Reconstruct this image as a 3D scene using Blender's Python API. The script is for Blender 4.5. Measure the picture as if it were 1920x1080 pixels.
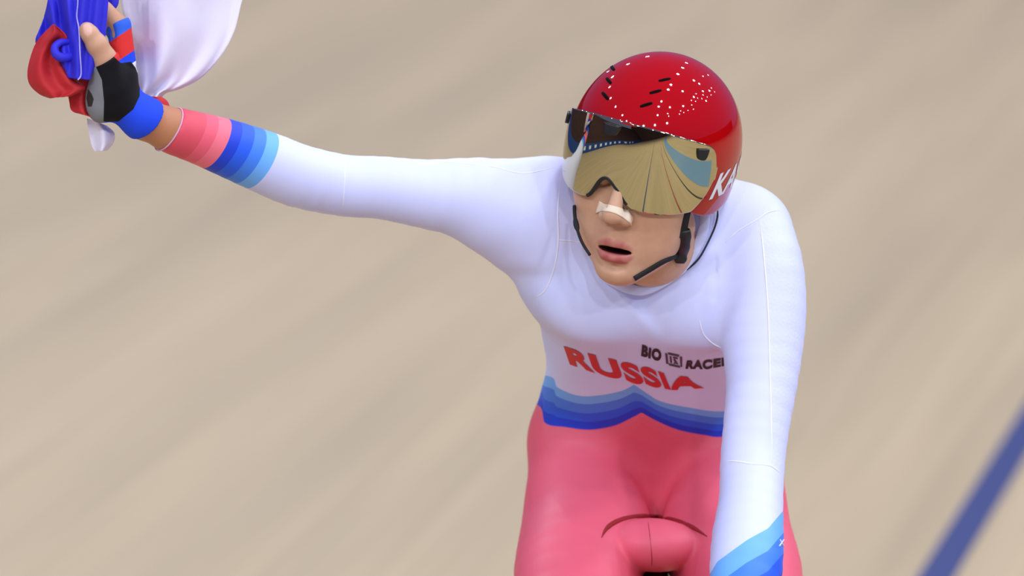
import bpy, bmesh, math, random
import numpy as np
from mathutils import Vector, Matrix
from mathutils.bvhtree import BVHTree
random.seed(4); rng = np.random.default_rng(4)
for _o in list(bpy.data.objects): bpy.data.objects.remove(_o)
SC = bpy.context.scene; COL = SC.collection

# ------------------------------------------------------------------ camera
LENS, SENSOR = 200.0, 36.0
F = 1920 * LENS / SENSOR              # focal length in photo pixels
S = 0.000625                          # metres per photo pixel at the rider
D = F * S                             # camera to rider
PITCH = math.radians(10.0)
O = np.array([0.0, 0.0, 1.28])        # rider-plane point on the optical axis
RIGHT = np.array([1.0, 0, 0]); FWD = np.array([0, math.cos(PITCH), -math.sin(PITCH)]); UP = np.array([0, math.sin(PITCH), math.cos(PITCH)])
CAM = O - FWD * D
cd = bpy.data.cameras.new('camera'); cam = bpy.data.objects.new('camera', cd); COL.objects.link(cam)
cd.lens = LENS; cd.sensor_width = SENSOR; cd.clip_end = 500
cam.location = CAM; cam.rotation_euler = (math.pi / 2 - PITCH, 0, 0)
cd.dof.use_dof = True; cd.dof.focus_distance = D - 0.03; cd.dof.aperture_fstop = 4.0
SC.camera = cam
# ------------------------------------------------------------------ world, exposure
W = bpy.data.worlds.new('arena_air'); SC.world = W; W.use_nodes = True
W.node_tree.nodes['Background'].inputs[0].default_value = (0.40, 0.43, 1.0, 1)
W.node_tree.nodes['Background'].inputs[1].default_value = 0.36
SC.view_settings.view_transform = 'Standard'; SC.view_settings.look = 'None'
SC.view_settings.gamma = 1; SC.view_settings.use_curve_mapping = False
SC.view_settings.exposure = 0.0
LAMP_POWER = 690.0

# ------------------------------------------------------------------ coordinates
# body space: unit = one photo pixel at the rider (0.625 mm); x right, y away from the lens, z up
def K(px, py, d=0.0):
    k = 1 + d / F
    return np.array([(px - 960) * k, d, -(py - 540) * k])
HAND_D = 125.0
def Kh(px, py, d=0.0): return K(px, py, d + HAND_D)
def to_world(v):
    v = np.atleast_2d(np.asarray(v, float)) * S
    return O + v[:, :1] * RIGHT + v[:, 1:2] * FWD + v[:, 2:3] * UP
def pix_ray(px, py):
    dr = np.array([px - 960, F, -(py - 540)], float)
    return np.array([0, -F, 0.0]), dr / np.linalg.norm(dr)
def floor_at(px, py, z=0.0):          # world point of the floor seen at a pixel
    o, dr = pix_ray(px, py); w = RIGHT * dr[0] + FWD * dr[1] + UP * dr[2]
    t = (z - CAM[2]) / w[2]
    return CAM + w * t

# ------------------------------------------------------------------ materials
def srgb(r, g, b):
    f = lambda c: (c / 255 / 12.92) if c / 255 <= 0.04045 else ((c / 255 + 0.055) / 1.055) ** 2.4
    return (f(r), f(g), f(b), 1)
MATS = {}
def mat(name, col=(0.8, 0.8, 0.8, 1), rough=0.6, metal=0.0, spec=0.5, coat=0.0, sheen=0.0, sss=0.0, noise=None, bump=None):
    m = bpy.data.materials.new(name); m.use_nodes = True; nt = m.node_tree; b = nt.nodes['Principled BSDF']
    b.inputs['Base Color'].default_value = col; b.inputs['Roughness'].default_value = rough
    b.inputs['Metallic'].default_value = metal; b.inputs['Specular IOR Level'].default_value = spec
    b.inputs['Coat Weight'].default_value = coat; b.inputs['Coat Roughness'].default_value = 0.03
    b.inputs['Sheen Weight'].default_value = sheen
    if sss:
        b.inputs['Subsurface Weight'].default_value = sss; b.inputs['Subsurface Radius'].default_value = (0.9, 0.35, 0.2)
        b.inputs['Subsurface Scale'].default_value = 0.006
    tc = nt.nodes.new('ShaderNodeTexCoord')
    if noise:
        n = nt.nodes.new('ShaderNodeTexNoise'); n.inputs['Scale'].default_value = noise[0]; n.inputs['Detail'].default_value = 3
        nt.links.new(tc.outputs['Object'], n.inputs['Vector'])
        h = nt.nodes.new('ShaderNodeMixRGB'); h.blend_type = 'MIX'
        c2 = tuple(x * noise[1] for x in col[:3]) + (1,)
        h.inputs[1].default_value = c2; h.inputs[2].default_value = col
        nt.links.new(n.outputs['Fac'], h.inputs[0]); nt.links.new(h.outputs[0], b.inputs['Base Color'])
    if bump:
        n = nt.nodes.new('ShaderNodeTexNoise'); n.inputs['Scale'].default_value = bump[0]; n.inputs['Detail'].default_value = 2
        nt.links.new(tc.outputs['Object'], n.inputs['Vector'])
        bp = nt.nodes.new('ShaderNodeBump'); bp.inputs['Strength'].default_value = bump[1]; bp.inputs['Distance'].default_value = 0.001
        nt.links.new(n.outputs['Fac'], bp.inputs['Height']); nt.links.new(bp.outputs[0], b.inputs['Normal'])
    MATS[name] = m; return m
def nodes(m): return m.node_tree, m.node_tree.nodes['Principled BSDF']
def attr(nt, name):
    a = nt.nodes.new('ShaderNodeAttribute'); a.attribute_name = name; return a.outputs['Fac']
def ramp(nt, fac, stops, interp='CONSTANT'):
    r = nt.nodes.new('ShaderNodeValToRGB'); r.color_ramp.interpolation = interp
    e = r.color_ramp.elements
    while len(e) > 1: e.remove(e[-1])
    e[0].position = stops[0][0]; e[0].color = stops[0][1]
    for p, c in stops[1:]:
        x = e.new(p); x.color = c
    nt.links.new(fac, r.inputs[0]); return r.outputs[0]
def mix(nt, fac, a, b):
    n = nt.nodes.new('ShaderNodeMixRGB'); nt.links.new(fac, n.inputs[0])
    for i, v in ((1, a), (2, b)):
        if isinstance(v, tuple): n.inputs[i].default_value = v
        else: nt.links.new(v, n.inputs[i])
    return n.outputs[0]

# ------------------------------------------------------------------ object helpers
def mesh_obj(name, verts, faces, material=None, parent=None, smooth=True, world=True):
    me = bpy.data.meshes.new(name)
    v = np.asarray(verts, float)
    if world and len(v): v = to_world(v)
    if isinstance(faces, np.ndarray) and faces.ndim == 2 and len(faces):
        nf, k = faces.shape
        me.vertices.add(len(v)); me.vertices.foreach_set('co', v.astype(np.float32).ravel())
        me.loops.add(nf * k); me.loops.foreach_set('vertex_index', faces.astype(np.int32).ravel())
        me.polygons.add(nf); me.polygons.foreach_set('loop_start', np.arange(0, nf * k, k, dtype=np.int32))
        me.polygons.foreach_set('loop_total', np.full(nf, k, dtype=np.int32)); me.update(calc_edges=True)
    else:
        me.from_pydata([tuple(p) for p in v], [], [tuple(int(i) for i in f) for f in faces])
    if smooth: me.polygons.foreach_set('use_smooth', np.ones(len(me.polygons), dtype=bool))
    o = bpy.data.objects.new(name, me); COL.objects.link(o)
    if material: me.materials.append(material)
    if parent is not None: o.parent = parent
    return o
def set_attr(o, name, vals):
    a = o.data.attributes.new(name, 'FLOAT', 'POINT'); a.data.foreach_set('value', np.asarray(vals, np.float32))
def tag(o, label=None, category=None, group=None, kind=None):
    if label: o['label'] = label
    if category: o['category'] = category
    if group: o['group'] = group
    if kind: o['kind'] = kind
    return o
def empty(name, loc=(0, 0, 0)):
    o = bpy.data.objects.new(name, None); COL.objects.link(o); o.location = loc
    return o
def adopt(o, parent):                 # parent to a moved Empty, keep the world place
    o.parent = parent; o.matrix_parent_inverse = Matrix.Translation(parent.location).inverted(); return o
def spline(pts, n, closed=False):     # Catmull-Rom through pts
    p = np.asarray(pts, float); m = len(p)
    if m == 2 and not closed: return p[0] + (p[1] - p[0]) * np.linspace(0, 1, n)[:, None]
    out = []
    seg = m if closed else m - 1
    for t in np.linspace(0, seg, n, endpoint=not closed):
        i = min(int(t), seg - 1); u = t - i
        if closed: a, b, c, d = p[(i - 1) % m], p[i % m], p[(i + 1) % m], p[(i + 2) % m]
        else: a, b, c, d = p[max(i - 1, 0)], p[i], p[i + 1], p[min(i + 2, m - 1)]
        out.append(0.5 * (2 * b + (c - a) * u + (2 * a - 5 * b + 4 * c - d) * u * u + (3 * b - a - 3 * c + d) * u ** 3))
    return np.array(out)
def tube_geo(path, r, sides=8, closed=False, flat=None, up=None):
    """tube along path (body space); r scalar or list; flat=(w,h) makes a ribbon section"""
    P = np.asarray(path, float); n = len(P); r = np.broadcast_to(np.asarray(r, float), (n,))
    T = np.gradient(P, axis=0)
    if closed: T = np.roll(P, -1, 0) - np.roll(P, 1, 0)
    T /= np.linalg.norm(T, axis=1)[:, None] + 1e-9
    V = []; N = np.array([0, -1.0, 0]) if up is None else None
    for i in range(n):
        a = (up[i] if up is not None else N)
        a = a - T[i] * np.dot(a, T[i])
        if np.linalg.norm(a) < 1e-3: a = np.cross(T[i], [1, 0, 0.3])
        a /= np.linalg.norm(a); b = np.cross(T[i], a)
        if up is None: N = a
        for k in range(sides):
            q = 2 * math.pi * k / sides; ca, sb = math.cos(q), math.sin(q)
            if flat: ca, sb = np.sign(ca) * abs(ca) ** .5 * flat[1], np.sign(sb) * abs(sb) ** .5 * flat[0]
            V.append(P[i] + r[i] * (a * ca + b * sb))
    Fc = []
    for i in range(n if closed else n - 1):
        j = (i + 1) % n
        for k in range(sides):
            l = (k + 1) % sides
            Fc.append((i * sides + k, i * sides + l, j * sides + l, j * sides + k))
    if not closed:
        Fc.append(tuple(range(sides))[::-1]); Fc.append(tuple((n - 1) * sides + k for k in range(sides)))
    return np.array(V), Fc
def join_geo(parts):
    V = []; Fc = []; n = 0
    for v, f in parts:
        V.append(np.asarray(v)); Fc += [tuple(int(i) + n for i in q) for q in f]; n += len(v)
    return np.vstack(V), Fc

def rot(axis, deg): return np.array(Matrix.Rotation(math.radians(deg), 3, axis))
def poly_sd(px, py, poly):
    poly = np.asarray(poly, float); d = np.full(len(px), 1e9); ins = np.zeros(len(px), bool); n = len(poly)
    for i in range(n):
        x1, y1 = poly[i]; x2, y2 = poly[(i + 1) % n]; ex, ey = x2 - x1, y2 - y1
        t = np.clip(((px - x1) * ex + (py - y1) * ey) / (ex * ex + ey * ey), 0, 1)
        d = np.minimum(d, np.hypot(px - x1 - t * ex, py - y1 - t * ey))
        c = ((y1 > py) != (y2 > py)) & (px < (x2 - x1) * (py - y1) / (y2 - y1 + 1e-9) + x1); ins ^= c
    return np.where(ins, -d, d)
# ------------------------------------------------------------------ implicit volumes and surface nets
class Vol:
    def __init__(s, lo, hi, h):
        s.lo = np.asarray(lo, float); s.h = h
        s.n = np.ceil((np.asarray(hi, float) - s.lo) / h).astype(int) + 1
        s.f = np.full(s.n, 1e3, np.float32)
        s.ax = [(s.lo[i] + np.arange(s.n[i]) * h).astype(np.float32) for i in range(3)]
    def box(s, lo, hi):
        a = np.clip(np.floor((np.asarray(lo) - s.lo) / s.h).astype(int), 0, s.n); b = np.clip(np.ceil((np.asarray(hi) - s.lo) / s.h).astype(int) + 1, 0, s.n)
        sl = tuple(slice(a[i], b[i]) for i in range(3))
        if any(b[i] - a[i] < 1 for i in range(3)): return None, None
        return sl, (s.ax[0][sl[0]][:, None, None], s.ax[1][sl[1]][None, :, None], s.ax[2][sl[2]][None, None, :])
    def put(s, sl, g, k, mode='add'):
        f = s.f[sl]
        if mode == 'add':
            h = np.maximum(k - np.abs(f - g), 0) / max(k, 1e-6); s.f[sl] = np.minimum(f, g) - h * h * k * 0.25
        else:
            g = -g; h = np.maximum(k - np.abs(f - g), 0) / max(k, 1e-6); s.f[sl] = np.maximum(f, g) + h * h * k * 0.25
    def cone(s, a, ra, b, rb, k=10, mode='add'):
        a = np.asarray(a, float); b = np.asarray(b, float); m = max(ra, rb) + k + 3 * s.h
        sl, g = s.box(np.minimum(a, b) - m, np.maximum(a, b) + m)
        if sl is None: return
        s.put(sl, cone_d(g, a, ra, b, rb), k, mode)
    def ell(s, c, r, k=10, R=None, mode='add'):
        c = np.asarray(c, float); r = np.asarray(r, float); m = r.max() + k + 3 * s.h
        sl, g = s.box(c - m, c + m)
        if sl is None: return
        s.put(sl, ell_d(g, c, r, R), k, mode)
    def loft(s, st, k=10, e=2.3):     # rows: z, xl, xr, yfront, yback
        st = np.asarray(st, float); st = st[np.argsort(st[:, 0])]
        m = k + 3 * s.h
        sl, g = s.box((st[:, 1].min() - m, st[:, 3].min() - m, st[0, 0] - m), (st[:, 2].max() + m, st[:, 4].max() + m, st[-1, 0] + m))
        z = g[2].ravel(); zz = np.linspace(st[0, 0], st[-1, 0], 200)
        smooth = lambda c: np.interp(z, zz, np.convolve(np.pad(np.interp(zz, st[:, 0], st[:, c]), 8, mode='edge'), np.ones(17) / 17, 'valid'))
        xl, xr, yf, yb = (smooth(c)[None, None, :].astype(np.float32) for c in (1, 2, 3, 4))
        cx, a, cy, b = (xl + xr) / 2, (xr - xl) / 2, (yf + yb) / 2, (yb - yf) / 2
        q = (np.abs((g[0] - cx) / a) ** e + np.abs((g[1] - cy) / b) ** e) ** (1 / e)
        d = (q - 1) * np.minimum(a, b)
        dz = np.maximum(st[0, 0] - g[2], g[2] - st[-1, 0])
        d = np.where(dz > 0, np.sqrt(np.maximum(d, 0) ** 2 + dz ** 2) + np.minimum(d, 0) * 0, np.maximum(d, dz))
        s.put(sl, d.astype(np.float32), k)
    def mesh(s, iso=0.0, stride=1):
        f = s.f[::stride, ::stride, ::stride] - iso; h = s.h * stride
        ins = f < 0
        n0, n1, n2 = [x - 1 for x in f.shape]
        c = np.zeros((n0, n1, n2), np.uint8)
        for i in (0, 1):
            for j in (0, 1):
                for k in (0, 1): c += ins[i:i + n0, j:j + n1, k:k + n2]
        I, J, Kk = np.nonzero((c > 0) & (c < 8))
        idx = np.full((n0, n1, n2), -1, np.int64); idx[I, J, Kk] = np.arange(len(I))
        cv = {(i, j, k): f[I + i, J + j, Kk + k] for i in (0, 1) for j in (0, 1) for k in (0, 1)}
        acc = np.zeros((len(I), 3)); cnt = np.zeros(len(I))
        for a in cv:
            for ax in range(3):
                if a[ax] == 0:
                    b = list(a); b[ax] = 1; b = tuple(b); va, vb = cv[a], cv[b]
                    w = (va < 0) != (vb < 0); t = np.where(w, va / np.where(va - vb == 0, 1, va - vb), 0)
                    p = np.array(a, float)[None, :].repeat(len(I), 0); p[:, ax] += t
                    acc += p * w[:, None]; cnt += w
        V = s.lo + (np.stack([I, J, Kk], 1) + acc / cnt[:, None]) * h
        Q = []
        for ax in range(3):
            u, v = (ax + 1) % 3, (ax + 2) % 3
            s0 = [slice(None)] * 3; s1 = [slice(None)] * 3
            s0[ax] = slice(0, -1); s1[ax] = slice(1, None)
            for t in (u, v): s0[t] = slice(1, -1); s1[t] = slice(1, -1)
            A = ins[tuple(s0)]; B = ins[tuple(s1)]
            E = np.stack(np.nonzero(A != B), 1)
            flip = A[tuple(E.T)]
            E[:, u] += 1; E[:, v] += 1
            def cell(du, dv):
                e = E.copy(); e[:, u] -= du; e[:, v] -= dv; return idx[tuple(e.T)]
            q = np.stack([cell(1, 1), cell(0, 1), cell(0, 0), cell(1, 0)], 1)
            q[~flip] = q[~flip][:, ::-1]
            Q.append(q)
        return V, np.vstack(Q)
def cone_d(g, a, ra, b, rb):
    a = np.asarray(a, float); b = np.asarray(b, float)
    ba = (b - a).astype(np.float32); L2 = float(ba @ ba)
    x, y, z = g[0] - np.float32(a[0]), g[1] - np.float32(a[1]), g[2] - np.float32(a[2])
    t = np.clip((x * ba[0] + y * ba[1] + z * ba[2]) / np.float32(L2), 0, 1)
    return np.sqrt((x - t * ba[0]) ** 2 + (y - t * ba[1]) ** 2 + (z - t * ba[2]) ** 2) - (np.float32(ra) + t * np.float32(rb - ra))
def ell_d(g, c, r, R=None):
    x, y, z = (g[i] - np.float32(c[i]) for i in range(3))
    if R is not None:
        R = np.asarray(R, np.float32)   # columns are the ellipsoid's axes
        x, y, z = (R[0, i] * x + R[1, i] * y + R[2, i] * z for i in range(3))
    r = np.asarray(r, np.float32)
    q = np.sqrt((x / r[0]) ** 2 + (y / r[1]) ** 2 + (z / r[2]) ** 2)
    q2 = np.sqrt((x / r[0] ** 2) ** 2 + (y / r[1] ** 2) ** 2 + (z / r[2] ** 2) ** 2) + 1e-6
    return q * (q - 1) / q2
def pts_grid(P): return (P[:, 0], P[:, 1], P[:, 2])
def bvh_of(V, Q): return BVHTree.FromPolygons([Vector(p) for p in V], [tuple(int(i) for i in q) for q in Q])
def project(bvh, px, py, lift=1.0, want_normal=False, start=None):
    o, dr = pix_ray(px, py)
    if start is not None: o = o + dr * (start + F)
    hit, nrm, _, _ = bvh.ray_cast(Vector(o), Vector(dr))
    if hit is None: return (None, None) if want_normal else None
    n = np.array(nrm)
    if n @ dr > 0: n = -n
    p = np.array(hit) + n * lift
    return (p, n) if want_normal else p

# ------------------------------------------------------------------ the track and the hall around it
A0 = floor_at(1757, 1080); A1 = floor_at(1920, 812)
TDIR = (A1 - A0) / np.linalg.norm(A1 - A0)           # along the boards, away from the lens
TSIDE = np.array([TDIR[1], -TDIR[0], 0.0])           # towards the infield (right of the picture)
def track(u, v, z=0.0): return A0 + TDIR * u + TSIDE * v + np.array([0, 0, z])
wood = mat('track_wood', srgb(205, 186, 160), rough=0.55, spec=0.25)
nt, b = nodes(wood)
tc = nt.nodes.new('ShaderNodeTexCoord'); mp = nt.nodes.new('ShaderNodeMapping')
nt.links.new(tc.outputs['Object'], mp.inputs['Vector'])
mp.inputs['Rotation'].default_value = (0, 0, -math.atan2(TDIR[1], TDIR[0]))
mp2 = nt.nodes.new('ShaderNodeMapping'); nt.links.new(mp.outputs[0], mp2.inputs['Vector'])
mp2.inputs['Scale'].default_value = (0.16, 2.6, 1)
n1 = nt.nodes.new('ShaderNodeTexNoise'); n1.inputs['Scale'].default_value = 1.0; n1.inputs['Detail'].default_value = 3; n1.inputs['Roughness'].default_value = 0.6
nt.links.new(mp2.outputs[0], n1.inputs['Vector'])
c1 = ramp(nt, n1.outputs['Fac'], [(0.30, srgb(174, 156, 125)), (0.52, srgb(185, 166, 132)), (0.75, srgb(192, 173, 140))], 'LINEAR')
mp3 = nt.nodes.new('ShaderNodeMapping'); nt.links.new(mp.outputs[0], mp3.inputs['Vector']); mp3.inputs['Scale'].default_value = (0.5, 25, 1)
n2 = nt.nodes.new('ShaderNodeTexNoise'); n2.inputs['Scale'].default_value = 1.0; n2.inputs['Detail'].default_value = 1
nt.links.new(mp3.outputs[0], n2.inputs['Vector'])
c2 = ramp(nt, n2.outputs['Fac'], [(0.3, (0.90, 0.89, 0.88, 1)), (0.7, (1, 1, 1, 1))], 'LINEAR')
mm = nt.nodes.new('ShaderNodeMixRGB'); mm.blend_type = 'MULTIPLY'; mm.inputs[0].default_value = 1
nt.links.new(c1, mm.inputs[1]); nt.links.new(c2, mm.inputs[2]); nt.links.new(mm.outputs[0], b.inputs['Base Color'])
def strip(name, v0, v1, u0, u1, z, material, parent=None, bend=0.0, n=40, thick=0.004):
    U = np.linspace(u0, u1, n); V = []; Fc = []
    for u in U:
        sh = bend * max(0, -u - 6) ** 2
        for v in (v0, v1):
            for zz in (z - thick, z): V.append(track(u, v + sh, zz))
    for i in range(n - 1):
        a = i * 4; c = a + 4
        Fc += [(a + 1, a + 3, c + 3, c + 1), (a, c, c + 2, a + 2), (a, a + 1, c + 1, c), (a + 2, c + 2, c + 3, a + 3)]
    Fc += [(0, 2, 3, 1), (4 * n - 4, 4 * n - 3, 4 * n - 1, 4 * n - 2)]
    return mesh_obj(name, V, Fc, material, parent, smooth=False, world=False)
floor = strip('floor', -16, 40, -60, 60, 0.0, wood, n=2, thick=0.05)
tag(floor, 'pale wooden boards of the cycling track', kind='structure')
blue_paint = mat('blue_paint', srgb(30, 50, 112), rough=0.5, noise=(3, 0.85))
black_paint = mat('black_paint', srgb(30, 28, 34), rough=0.5)
red_paint = mat('red_paint', srgb(150, 40, 45), rough=0.5)
azure_paint = mat('azure_paint', srgb(110, 150, 190), rough=0.5, noise=(2, 0.9))
l = strip('track_line', -0.034, 0.034, -60, 60, 0.003, blue_paint, floor); l['label'] = 'dark blue line painted along the boards'
l = strip('track_line', 1.6, 1.65, -60, -3, 0.003, red_paint, floor, bend=0.006); l['label'] = 'red line painted along the boards'
l = strip('track_line', 2.3, 2.35, -60, -3, 0.003, black_paint, floor, bend=0.006); l['label'] = 'black line painted along the boards'
l = strip('track_band', 2.75, 4.2, -60, -3, 0.003, azure_paint, floor, bend=0.006); l['label'] = 'light blue band along the inner edge of the track'
board_blue = mat('board_blue', srgb(30, 70, 150), rough=0.4, noise=(1.2, 0.8))
stand_m = mat('stand_seats', srgb(70, 42, 44), rough=0.8, noise=(2.5, 0.35))
white_print = mat('white_print', srgb(225, 228, 235), rough=0.5)
def wallbox(name, v0, v1, u0, u1, z0, z1, material, parent=None):
    V = [track(u, v, z) for u in (u0, u1) for v in (v0, v1) for z in (z0, z1)]
    Fc = [(0, 1, 3, 2), (4, 6, 7, 5), (0, 4, 5, 1), (2, 3, 7, 6), (1, 5, 7, 3), (0, 2, 6, 4)]
    return mesh_obj(name, V, Fc, material, parent, smooth=False, world=False)
w = wallbox('wall_left', -16.2, -16.0, -60, 60, 0, 1.1, board_blue); tag(w, 'low blue boarding along the outside of the track', kind='structure')
for i in range(12):
    wallbox('board_mark', -16.0, -15.98, -40 + i * 3.2, -40 + i * 3.2 + 1.2, 0.35, 0.8, white_print, w)
for i in range(7):
    r = wallbox('wall_stand', -17.6 - i * 1.3, -16.3 - i * 1.3, -60, 60, 0, 1.6 + i * 0.8, stand_m)
    tag(r, 'stepped dark seating bank behind the boarding', kind='structure')
w = wallbox('wall_front', -28, 40, -60.3, -60, 0, 11, stand_m); tag(w, 'dark seating at the far end of the hall', kind='structure')
w = wallbox('wall_right', 40, 40.3, -60, 60, 0, 5, stand_m); tag(w, 'dark seating across the infield', kind='structure')

# ------------------------------------------------------------------ rider: body volumes
# right arm (left of the picture), raised to the side and forward
SH_R = K(985, 392, 130); EL_R = Kh(640, 347, -60); WR_R = Kh(318, 243, -215)
# left arm (right of the picture), down to the bar
SH_L = K(1432, 470, 120); EL_L = K(1412, 868, -20); WR_L = K(1396, 1190, -260)
def row(py, xl, xr, df, db):
    cx = (df + db) / 2
    a = K(xl, py, cx); c = K(xr, py, cx)
    return (a[2], a[0], c[0], df, db)
TORSO = [row(328, 1140, 1330, 95, 200), row(350, 1080, 1375, 70, 260), row(400, 1030, 1430, 50, 330), row(480, 1012, 1440, 50, 400),
         row(560, 1006, 1436, 62, 460), row(620, 1014, 1430, 92, 500), row(660, 1022, 1426, 150, 520), row(690, 1028, 1424, 212, 545), row(735, 1012, 1425, 305, 600),
         row(790, 1002, 1432, 392, 670), row(850, 995, 1440, 460, 720), row(920, 1005, 1435, 505, 750), row(1000, 1040, 1400, 520, 770)]
def chain(v, st, k, n=26):
    P_ = spline(np.array(st, float), n); P_ = [(K(*q[:3]), q[3]) for q in P_]
    for (a, ra), (c, rc) in zip(P_[:-1], P_[1:]): v.cone(a, ra, c, rc, k)
def arm_r(v, grow=0.0):
    st = [(985, 398, 130, 92), (905, 375, 115, 80), (800, 364, 95, 65), (715, 352, 78, 58.5), (645, 348, 65, 57.5), (560, 330, 28, 59), (500, 306, -2, 58),
          (430, 279, -37, 53), (375, 260, -65, 47.5), (318, 243, -90, 43)]
    chain(v, st, 4)
def arm_l(v):
    st = [(1404, 440, 150, 84), (1423, 500, 120, 83), (1430, 570, 100, 82), (1430, 640, 78, 77), (1428, 720, 45, 66.5), (1418, 800, 12, 61.5), (1411, 868, -18, 60),
          (1408, 940, -70, 59.5), (1402, 1010, -120, 66), (1398, 1080, -175, 66), (1390, 1160, -235, 55), (1385, 1240, -290, 44)]
    chain(v, st, 4)
def legs(v):
    for st in ([(1072, 838, 505, 76), (1086, 920, 485, 104), (1100, 1010, 430, 130), (1080, 1085, 310, 120), (1062, 1200, 150, 100), (1048, 1360, -40, 84)],
               [(1385, 838, 505, 76), (1372, 920, 485, 104), (1362, 1010, 430, 128), (1392, 1085, 310, 116), (1408, 1200, 150, 100), (1420, 1360, -40, 84)]):
        chain(v, st, 4, 20)
Hs = 4.0
suit = Vol(K(330, 300, -300) - (40, 0, 0) - (0, 60, 1160), K(1560, 150, 900), Hs)
suit.loft(TORSO, 10)
# shoulders, upper back, chest
suit.cone(K(1060, 392, 150), 86, K(1392, 428, 165), 74, 50)
suit.ell(K(1215, 412, 260), (150, 110, 92), 60)
suit.cone(K(1382, 425, 185), 74, K(1250, 402, 150), 58, 40)
suit.ell(K(1110, 545, 116), (95, 52, 95), 80)         # chest muscle
suit.ell(K(1320, 560, 116), (95, 52, 95), 80)

tors_f = suit.f.copy()
suit.f[:] = 1e3; arm_r(suit); suit.cone(K(931, 414, 130), 58, K(1032, 534, 190), 40, 60); ar_f = suit.f.copy()
suit.f[:] = 1e3; arm_l(suit); al_f = suit.f.copy()
suit.f[:] = 1e3; legs(suit)
leg_f = suit.f.copy()
suit.f[:] = 1e3; suit.ell(K(1224, 1022, 315), (96, 85, 52), 1, rot('Y', 3)); pad_f = suit.f.copy()   # padded front of the shorts
def smin(a, c, k):
    h = np.maximum(k - np.abs(a - c), 0) / k; return np.minimum(a, c) - h * h * k * 0.25
f = smin(tors_f, ar_f, 90); f = smin(f, al_f, 26); f = smin(f, leg_f, 50); f = smin(f, pad_f, 9)
# end of the raised sleeve
ca, cb, cc = Kh(334, 203, -207), Kh(299, 281, -224), Kh(338, 240, -212 - 44)
CN = np.cross(cb - ca, cc - ca); CN /= np.linalg.norm(CN)
if CN @ (EL_R - WR_R) < 0: CN = -CN
g = (suit.ax[0][:, None, None], suit.ax[1][None, :, None], suit.ax[2][None, None, :])
f = np.maximum(f, -((g[0] - ca[0]) * CN[0] + (g[1] - ca[1]) * CN[1] + (g[2] - ca[2]) * CN[2]).astype(np.float32))
suit.f = f
SV, SQ = suit.mesh()
def relax(V, Q, centres, it):         # soften the cloth where parts meet
    w = np.zeros(len(V))
    for c_, r_ in centres: w = np.maximum(w, np.clip(1.6 * (1 - np.linalg.norm(V - c_, axis=1) / r_), 0, 1))
    m = w > 0; q = Q[m[Q].any(1)]; E = np.vstack([q[:, [0, 1]], q[:, [1, 2]], q[:, [2, 3]], q[:, [3, 0]]]); E = np.vstack([E, E[:, ::-1]])
    cnt = np.maximum(np.bincount(E[:, 0], minlength=len(V)), 1)
    for _ in range(it):
        A = np.stack([np.bincount(E[:, 0], V[E[:, 1], k], len(V)) for k in range(3)], 1) / cnt[:, None]
        V = np.where(m[:, None], V + (A - V) * (0.6 * w)[:, None], V)
    return V
SV = relax(SV, SQ, [(K(1010, 500, 110), 120), (K(1020, 520, 200), 110), (K(1075, 640, 120), 110), (K(1215, 640, 110), 120), (K(1320, 640, 140), 90), (K(1090, 860, 380), 110), (K(1030, 820, 450), 110)], 60)
qx = 960 + SV[:, 0] / (1 + SV[:, 1] / F); qy = 540 - SV[:, 2] / (1 + SV[:, 1] / F); fr_ = (SV[:, 1] < 260) & (qx < 1345)
hol = np.clip(-poly_sd(qx, qy, [(1140, 500), (1240, 480), (1350, 480), (1345, 560), (1262, 668), (1232, 655)]) / 45 + 0.25, 0, 1); hol = hol * hol * (3 - 2 * hol)
def ridge(x0, y0, x1, y1, w_, a_):    # a soft pull line in the cloth
    t_ = np.clip(((qx - x0) * (x1 - x0) + (qy - y0) * (y1 - y0)) / ((x1 - x0) ** 2 + (y1 - y0) ** 2), 0, 1)
    dd = np.hypot(qx - x0 - t_ * (x1 - x0), qy - y0 - t_ * (y1 - y0)); return a_ * np.exp(-(dd / w_) ** 2) * np.sin(np.pi * np.clip(t_ * 0.9 + 0.05, 0, 1))
SV[:, 1] += fr_ * (7 * hol - ridge(1165, 545, 1240, 650, 12, 3.5) - ridge(1335, 520, 1262, 655, 12, 3.5) - ridge(1336, 520, 1328, 590, 11, 2.5) + ridge(1120, 700, 1180, 668, 12, 2.5))
BV, BQ = suit.mesh(iso=-10, stride=2)
del tors_f, leg_f, f, ar_f, al_f
SUIT = bvh_of(SV, SQ)
# pattern coordinates printed on the suit
px = 960 + SV[:, 0] / (1 + SV[:, 1] / F); py = 540 - SV[:, 2] / (1 + SV[:, 1] / F)
def seg_d(P, pts, radii):
    d = np.full(len(P), 1e3)
    for i in range(len(pts) - 1): d = np.minimum(d, cone_d(pts_grid(P), pts[i], radii[i], pts[i + 1], radii[i + 1]))
    return d
is_al = seg_d(SV, [K(1440, 540, 120), K(1430, 720, 45), K(1411, 868, -18), K(1402, 1010, -120), K(1385, 1240, -290)], [84, 70, 62, 64, 50]) < 9
is_al |= (px > 1300) & (py > 880) & (SV[:, 1] < 60) & (SV[:, 1] > -420) & (px < 1500) & (seg_d(SV, [K(1411, 868, -18), K(1402, 1010, -120), K(1390, 1160, -235), K(1385, 1240, -290)], [66, 70, 62, 50]) < 24)
is_al &= py > 470
up_l = np.array([(900, 690), (1026, 703), (1045, 725), (1085, 741), (1125, 740), (1165, 732), (1189, 720), (1215, 738), (1240, 752), (1290, 763), (1360, 770), (1450, 745), (1500, 730)])
lo_l = np.array([(900, 740), (1005, 757), (1022, 792), (1060, 800), (1105, 805), (1150, 798), (1180, 785), (1203, 773), (1230, 788), (1270, 805), (1320, 815), (1358, 818), (1450, 800), (1500, 790)])
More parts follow.
